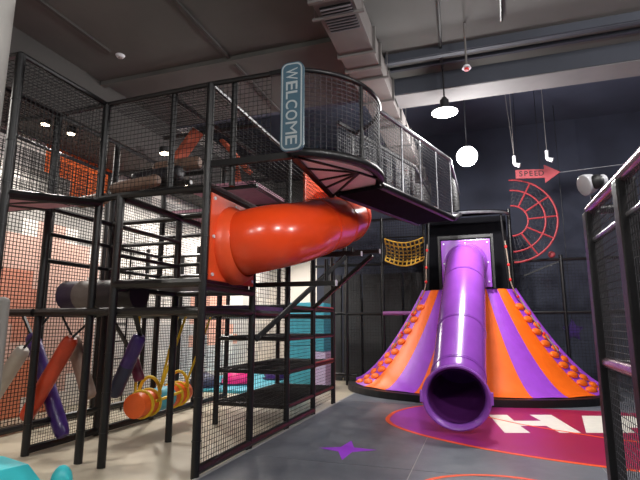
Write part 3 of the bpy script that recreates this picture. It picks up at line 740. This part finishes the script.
# ------------------------------------------------------------------ back frame with tower behind the volcano
bf = thing('back_frame', 'dark netted frame with tower posts standing behind the volcano', 'frame', (-.25, 12.0, 0))
FY = 12.0
for x, z in ((-4.2,3.1),(-3.25,4.2),(-2.3,4.2),(-1.24,4.2),(.76,4.2),(1.8,3.05),(3.0,3.05),(4.2,3.05)): post(bf, x, FY, 0, z, .04, M_RAIL)
for z, x0, x1 in ((1.76,-4.2,-1.24),(3.0,-4.2,-1.24),(1.76,.76,4.9),(2.95,.76,4.9),(4.15,-3.25,-1.24),(.25,-4.2,-3.0)): rail(bf, (x0,FY,z), (x1,FY,z), .035)
MB().cyl((-2.3,FY-.04,1.76), (-1.3,FY-.04,1.76), .05, 10).build('pink_rail_pad', mat('mauve_pad', (140, 84, 140), .5), bf, True)
ar = [(VX+.98*math.sin(math.radians(t)), 11.75-.5*math.cos(math.radians(t)), 4.02) for t in range(-90, 91, 9)]
MB().sweep(ar, .035, 8).build('tower_ring', M_STEEL, bf, True)
MB().prism([(x,y) for x,y,z in ar], 4.04, 4.08).build('tower_roof', M_MATTE, bf)
for a, b in ((-65,.0),(65,.0)):
    t = math.radians(a); MB().cyl((VX+.98*math.sin(t),11.75-.5*math.cos(t),2.3), (VX+.9*math.sin(t),11.75-.48*math.cos(t),4.02), .025, 8).build('tower_post', M_RAIL, bf, True)
MB().beam((VX-.56,11.27,3.46), (VX+.56,11.27,3.46), .05, .07).build('lintel', M_RAIL, bf)
for s in (-1,1): MB().beam((VX+s*.58,11.29,2.28), (VX+s*.58,11.29,3.5), .05, .05).build('jamb', M_RAIL, bf)
MB().box(VX-.95,VX+.95,12.2,12.25,2.3,4.1).build('tower_back_board', M_MATTE, bf)
net(bf, (-3.2,FY,.1), (1.95,0,0), (0,0,4.0), .07, .004, M_NET)
net(bf, (.8,FY,.1), (4.0,0,0), (0,0,2.8), .07, .004, M_NET)
net(bf, (-2.25,FY,3.05), (1.0,0,0), (0,0,1.1), .06, .005, M_NETG)
MB().beam((1.0,FY,2.6), (1.75,FY,2.9), .03, .03).build('brace', M_RAIL, bf)
# black boards standing behind the frame on the left
for i in range(5):
    x = -4.15+i*.56
    tag(MB().box(x, x+.5, 12.9, 13.0, 0, 2.85).build('wall_board', M_CURT, bevel=.01), 'tall black upright board standing against the dark back wall', 'board', 'black boards against the back wall')
# yellow cargo net hammock
yn = MB(); nu, nw = 9, 6
def yp(u, w):
    return V(-2.2+.95*u, 11.85+.25*math.sin(PI*w), 3.62-.55*w-.12*math.sin(PI*u)*(1 if w < .9 else 1.2)-.02*u)
for i in range(nu+1):
    for j in range(nw): yn.sweep([yp(i/nu,j/nw), yp(i/nu,(j+1)/nw)], .018, 6)
for j in range(nw+1):
    for i in range(nu): yn.sweep([yp(i/nu,j/nw), yp((i+1)/nu,j/nw)], .018, 6)
cn = thing('cargo_net', 'small sagging yellow rope net on the back frame', 'net', (-1.75, 11.85, 3.0))
yn.build('rope_mesh', M_YNET, cn, kind='stuff')
MB().cyl((-2.26,11.9,3.66), (-1.24,11.9,3.64), .02, 8).build('top_bar', M_RAIL, cn, True)
# red wheel net
wh = thing('wheel_net', 'half round red webbed climbing wheel below the arrow sign', 'climbing net', (.8, 11.8, 3.85))
WX, WY, WZ = .8, 11.8, 3.87
def wp(r, a): a = math.radians(a); return V(WX+r*math.cos(a), WY, WZ+r*math.sin(a))
for r, k in ((.36,.02),(.73,.02),(.98,.022)): MB().sweep([wp(r,a) for a in range(-90,91,6)], k, 8).build('ring', M_WHEEL, wh, True)
for a in (-58,-28,3,32,62): MB().cyl(wp(.36,a), wp(.98,a), .02, 8).build('spoke', M_WHEEL, wh, True)
web = MB()
for r in (.46,.55,.64,.81,.9):
    pts = [wp(r+(.03 if (i % 2) else -.03), -88+176*i/22) for i in range(23)]
    for a, b in zip(pts[:-1], pts[1:]): web.wire(a, b, .006)
for i in range(23): web.wire(wp(.36,-88+176*i/22), wp(.98,-84+176*i/22*.95), .005)
web.build('web', M_NETG, wh, kind='stuff')
tag(MB().sphere((1.62,11.99,3.064), .08, .06, .08, 14, 8).build('red_ball', M_ARROW, smooth=True), 'small dark red ball on the back frame rail by the wheel', 'ball')
sw = MB(); P5 = []
for k in range(10):
    a = PI/2+2*PI*k/10; r = .26 if k % 2 == 0 else .14; P5.append((r*math.cos(a), r*math.sin(a)))
sw.prism(P5, 0, .06); sw.v = [(2.0+x*.9, 12.55-z, 1.35+y) for x, y, z in sw.v]
sc_ = thing('star_cushion', 'purple star shaped cushion hanging behind the volcano', 'cushion', (2.0, 12.52, 1.35))
sw.build('cushion', M_BAGP, sc_)
MB().cyl((2.0,12.52,1.58),(2.0,12.52,6.895),.006,6).build('cord', M_RAIL, sc_)
# arrow sign
ag = thing('arrow_sign', 'red arrow sign reading SPEED pointing right', 'sign', (1.38, 11.4, 4.85))
apoly = [(-.46,-.1),(.14,-.1),(.14,-.22),(.46,.02),(.14,.2),(.14,.1),(-.46,.1)]
mb = MB().prism(apoly, 0, .04); mb.v = [(1.39+x, 11.42-z, 4.83+y-.06*x) for x, y, z in mb.v]; mb.build('arrow_board', M_ARROW, ag)
for i, ch in enumerate('SPEED'):
    me = text_mesh(ch, .17, .002); me.materials.append(M_ARROWT)
    for v in me.vertices: 
        x = 1.04+i*.105+v.co.x; v.co = (x, 11.378-v.co.z, 4.83+v.co.y-.06*(x-1.39)+.002)
    o = bpy.data.objects.new('letter', me); COL.objects.link(o); o.parent = ag; o.matrix_parent_inverse = Matrix.Translation(ag.location).inverted()
MB().cyl((1.75,11.42,4.82), (3.1,11.42,4.88), .008, 6).build('guy_wire', M_STEEL, ag)
MB().cyl((1.0,11.44,4.93), (1.0,11.44,6.895), .006, 6).cyl((1.45,11.44,4.93), (1.45,11.44,6.895), .006, 6).build('hanging_wire', M_RAIL, ag)

# ------------------------------------------------------------------ right hand cage
rc = thing('netted_enclosure', 'tall netted black enclosure with rails coloured as lit pink at the right edge', 'enclosure', (.92, 4.4, 0))
CX = .92; M_PRAIL = mat('pink_lit_metal', (170, 140, 150), .25, .15, 10, .05, .7)  # pink highlights on the dark rails are put into this metal colour
for y in (4.43, 3.46, 2.5, 1.5): MB().box(CX-.055, CX+.055, y-.06, y+.06, 0, 2.42).build('post', M_POST, rc, bevel=.012)
for x in (2.0, 3.1): MB().box(x-.045, x+.045, 4.38, 4.48, 0, 2.42).build('post', M_POST, rc, bevel=.012)
for a, b in ((4.43,3.46),(3.46,2.5),(2.5,1.5)):
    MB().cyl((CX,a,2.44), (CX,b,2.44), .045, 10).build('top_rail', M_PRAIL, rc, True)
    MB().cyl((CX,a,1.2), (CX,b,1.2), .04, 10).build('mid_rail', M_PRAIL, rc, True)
    MB().cyl((CX,a,2.18), (CX,b,2.18), .02, 8).build('inner_rail', M_STEEL, rc, True)
    net(rc, (CX,b+.06,.1), (0,a-b-.12,0), (0,0,2.3), .05, .0035, M_NETG)
    MB().cyl((CX,a,.06), (CX,b,.06), .04, 10).build('floor_rail', M_RAIL, rc, True)
for a, b in ((CX,2.0),(2.0,3.1)):
    MB().cyl((a,4.43,2.44), (b,4.43,2.44), .04, 10).build('top_rail', M_RAIL, rc, True)
    MB().cyl((a,4.43,1.2), (b,4.43,1.2), .035, 10).build('mid_rail', M_RAIL, rc, True)
fl_ = thing('floodlight', 'white and black spotlight head clamped on top of the right enclosure', 'spotlight', (CX, 4.3, 2.48))
hc = V(.9, 4.3, 2.63); M_GSHELL = mat('grey_shell', (190, 190, 196), .4, .06)
ax = V(-.9,-.35,-.28).normalized()
MB().lathe(hc, ax, [(-.085,.0005),(-.085,.026),(-.065,.055),(-.025,.078),(.025,.088),(.045,.086),(.05,.08),(.048,.0005)], 24).build('shell', M_GSHELL, fl_, True)
MB().sphere(hc+V(.045,-.06,.0), .055, .05, .06, 16, 10).build('side_motor', M_BLACK, fl_, True)
MB().sphere(hc+V(.1,-.01,.015), .04, .05, .055, 14, 8).build('back_cap', M_GSHELL, fl_, True)
MB().beam(hc+V(.02,0,-.1), (CX,4.3,2.47), .03, .03).build('clamp', M_BLACK, fl_)

# ------------------------------------------------------------------ hanging bags
def bag(top, bot, hang, r, m, label, m2=None):
    t = thing('punching_bag', label, 'bag', bot, 'crossed hanging foam bags')
    a = Vector(top); b = Vector(bot); d = (b-a)
    pts = [a+d*s for s in (0,.03,.08,.2,.35,.5)]
    pts2 = [a+d*s for s in (.5,.65,.8,.92,.97,1)]
    if m2 is None:
        MB().sweep(pts+pts2[1:], [r*.6,r*.92,r]+[r*1.03,r,r*1.02]+[r,r*1.02,r*1.0,r*.93,r*.7], 16).build('bag_body', m, t, True)
    else:
        MB().sweep(pts, [r*.6,r*.92,r,r*1.03,r,r*1.02], 16).build('bag_body', m, t, True)
        MB().sweep(pts2, [r*1.02,r,r*1.02,r,r*.93,r*.7], 16).build('bag_body', m2, t, True)
    MB().beam(a, hang, .055, .025).build('strap', M_BLACK, t)
    return t
bag((-5.72,5.0,1.36), (-4.95,4.92,.14), (-5.86,4.95,1.64), .092, M_BAGP, 'deep purple hanging bag crossed by the pale bag')
bag((-5.5,4.72,1.2), (-6.1,4.75,.4), (-5.3,4.9,1.64), .09, M_BAGW, 'pale grey hanging bag slanting out of the left edge')
bag((-4.74,4.72,1.34), (-5.36,4.72,.36), (-4.55,4.92,1.64), .092, M_BAGO, 'rust orange hanging bag crossing the tan bag')
bag((-5.15,5.12,1.34), (-4.74,5.08,.58), (-5.25,5.0,1.64), .09, M_BAGT, 'tan hanging bag behind the rust orange bag')
bag((-4.18,5.26,1.36), (-4.6,5.34,.58), (-4.08,5.0,1.64), .09, M_BAGP, 'purple and navy hanging bag beside the double posts', M_NAVY)
bag((-4.6,5.6,1.15), (-4.44,5.64,.74), (-4.6,5.1,1.68), .07, M_BAGM, 'maroon hanging bag crossing the navy bag by the swing')

# ------------------------------------------------------------------ swing log
sl = thing('swing_log', 'orange and teal padded log swing hanging on yellow ropes', 'swing', (-4.5, 6.3, .4))
la_, lb = V(-4.4,5.5,.43), V(-4.58,6.9,.43); dd = lb-la_
for s0, s1, m in ((0,.3,M_BAGO),(.3,.62,M_TEALD),(.62,1.0,M_BAGO)):
    q0 = la_+dd*s0; q1 = la_+dd*s1; rr = .165
    MB().sweep([q0,q0+dd*.006,q0+dd*.03,q1-dd*.03,q1-dd*.006,q1], [rr*.85,rr*.97,rr,rr,rr*.97,rr*.85], 22).build('log_section', mat('bright_orange_vinyl', (238, 100, 36), .4, .08) if m is M_BAGO else m, sl, True)
for s in (.12,.26,.72,.86):
    c = la_+dd*s; u = V(1,.16,0).normalized()
    MB().sweep([c+(u*math.cos(2*PI*k/20)+V(0,0,1)*math.sin(2*PI*k/20))*.172 for k in range(20)], .024, 8, closed=True).build('rope_loop', M_YELLOW, sl, True)
    if s in (.26,.86):
        MB().sweep([c+(u*math.cos(PI*k/12)*.16+V(0,0,1)*math.sin(PI*k/12)*.24+V(0,0,.1)) for k in range(13)], .024, 8).build('handle', M_YELLOW, sl, True)
for sd_ in (-1, 1):
    MB().sweep([la_+dd*.2+V(sd_*.16,0,.03), la_+dd*.75+V(sd_*.16,0,.06)], .022, 8).build('side_rope', M_YELLOW, sl, True)
for s, tx in ((.14,-4.6),(.3,-4.12),(.3,-3.98),(.86,-4.05)):
    c = la_+dd*s+V(.12 if tx > -4.3 else -.12,0,.1)
    MB().sweep([c, V(tx, c.y+.05, 1.62)], .017, 8).build('hanging_rope', M_YELLOW, sl, True)

# ------------------------------------------------------------------ pods, blocks, toys on the floor
def pod(x, y, r, h, m, label):
    t = thing('dome_pod', label, 'dome', (x,y,-.01), 'soft dome stepping pods')
    MB().sphere((x,y,.05), r, r, h, 22, 8, True).build('dome', m, t, True)
    MB().cyl((x,y,-.008), (x,y,.05), r+.05, 24).build('base_ring', M_NAVY, t, True)
tag(MB().box(-7.1,-4.9,9.85,14.2,-.011,.06).build('soft_play_mat', M_TEALD, bevel=.015), 'teal soft mat under the dome pods', 'mat')
for a in ((-5.75,10.9,.36,.36,M_PINK,'hot pink soft dome pod on the teal mat'),(-6.25,10.2,.34,.28,M_NAVY,'navy soft dome pod nearest the mural'),
          (-5.6,13.1,.36,.34,M_PINK,'pink soft dome pod far behind at the back of the mat'),(-5.25,12.2,.32,.3,M_BAGP,'dark purple soft dome pod behind the hot pink pod'),(-5.1,14.0,.34,.3,M_MINT,'mint soft dome pod beside the block tower')):
    x, y, r, h, m, lab = a
    t = thing('dome_pod', lab, 'dome', (x,y,.06), 'soft dome stepping pods')
    MB().sphere((x,y,.1), r, r, h, 22, 8, True).build('dome', m, t, True)
    MB().cyl((x,y,.0605), (x,y,.1), r+.05, 24).build('base_ring', M_NAVY, t, True)
bt = thing('foam_block_tower', 'tall teal foam block with lilac side behind the net shelves', 'foam block', (-4.0, 11.4, 0))
MB().box(-4.5,-3.86,11.05,11.75,.0,.98).build('lower_block', M_TEALD, bt, bevel=.02)
MB().box(-4.5,-3.86,11.05,11.75,.99,2.02).build('upper_block', M_TEALD, bt, bevel=.02)
MB().box(-3.85,-3.52,11.05,11.75,.0,.85).build('side_block', M_LILAC, bt, bevel=.02)
MB().box(-3.85,-3.56,11.05,11.75,.86,2.0).build('side_block', M_TEALD, bt, bevel=.02)
tl = thing('foam_rocker', 'turquoise foam rocker toy in the bottom left corner', 'toy', (-3.9, 3.4, 0))
wed = MB(); pr = [(-.5,-.01),(.25,-.01),(.3,.08),(-.05,.28),(-.5,.34)]
wed.prism(pr, 0, .35); wed.v = [(-3.95+x*.6+z*.3, 3.15+z+x*.1, y) for x, y, z in wed.v]; wed.build('body', M_TEAL, tl, bevel=.02)
MB().sphere((-3.62,3.62,.1), .09, .1, .16, 14, 10).build('front_nub', M_TEAL, tl, True)
MB().box(-3.9,-3.6,3.4,3.62,-.008,.12).build('foot', M_TEAL, tl, bevel=.03)
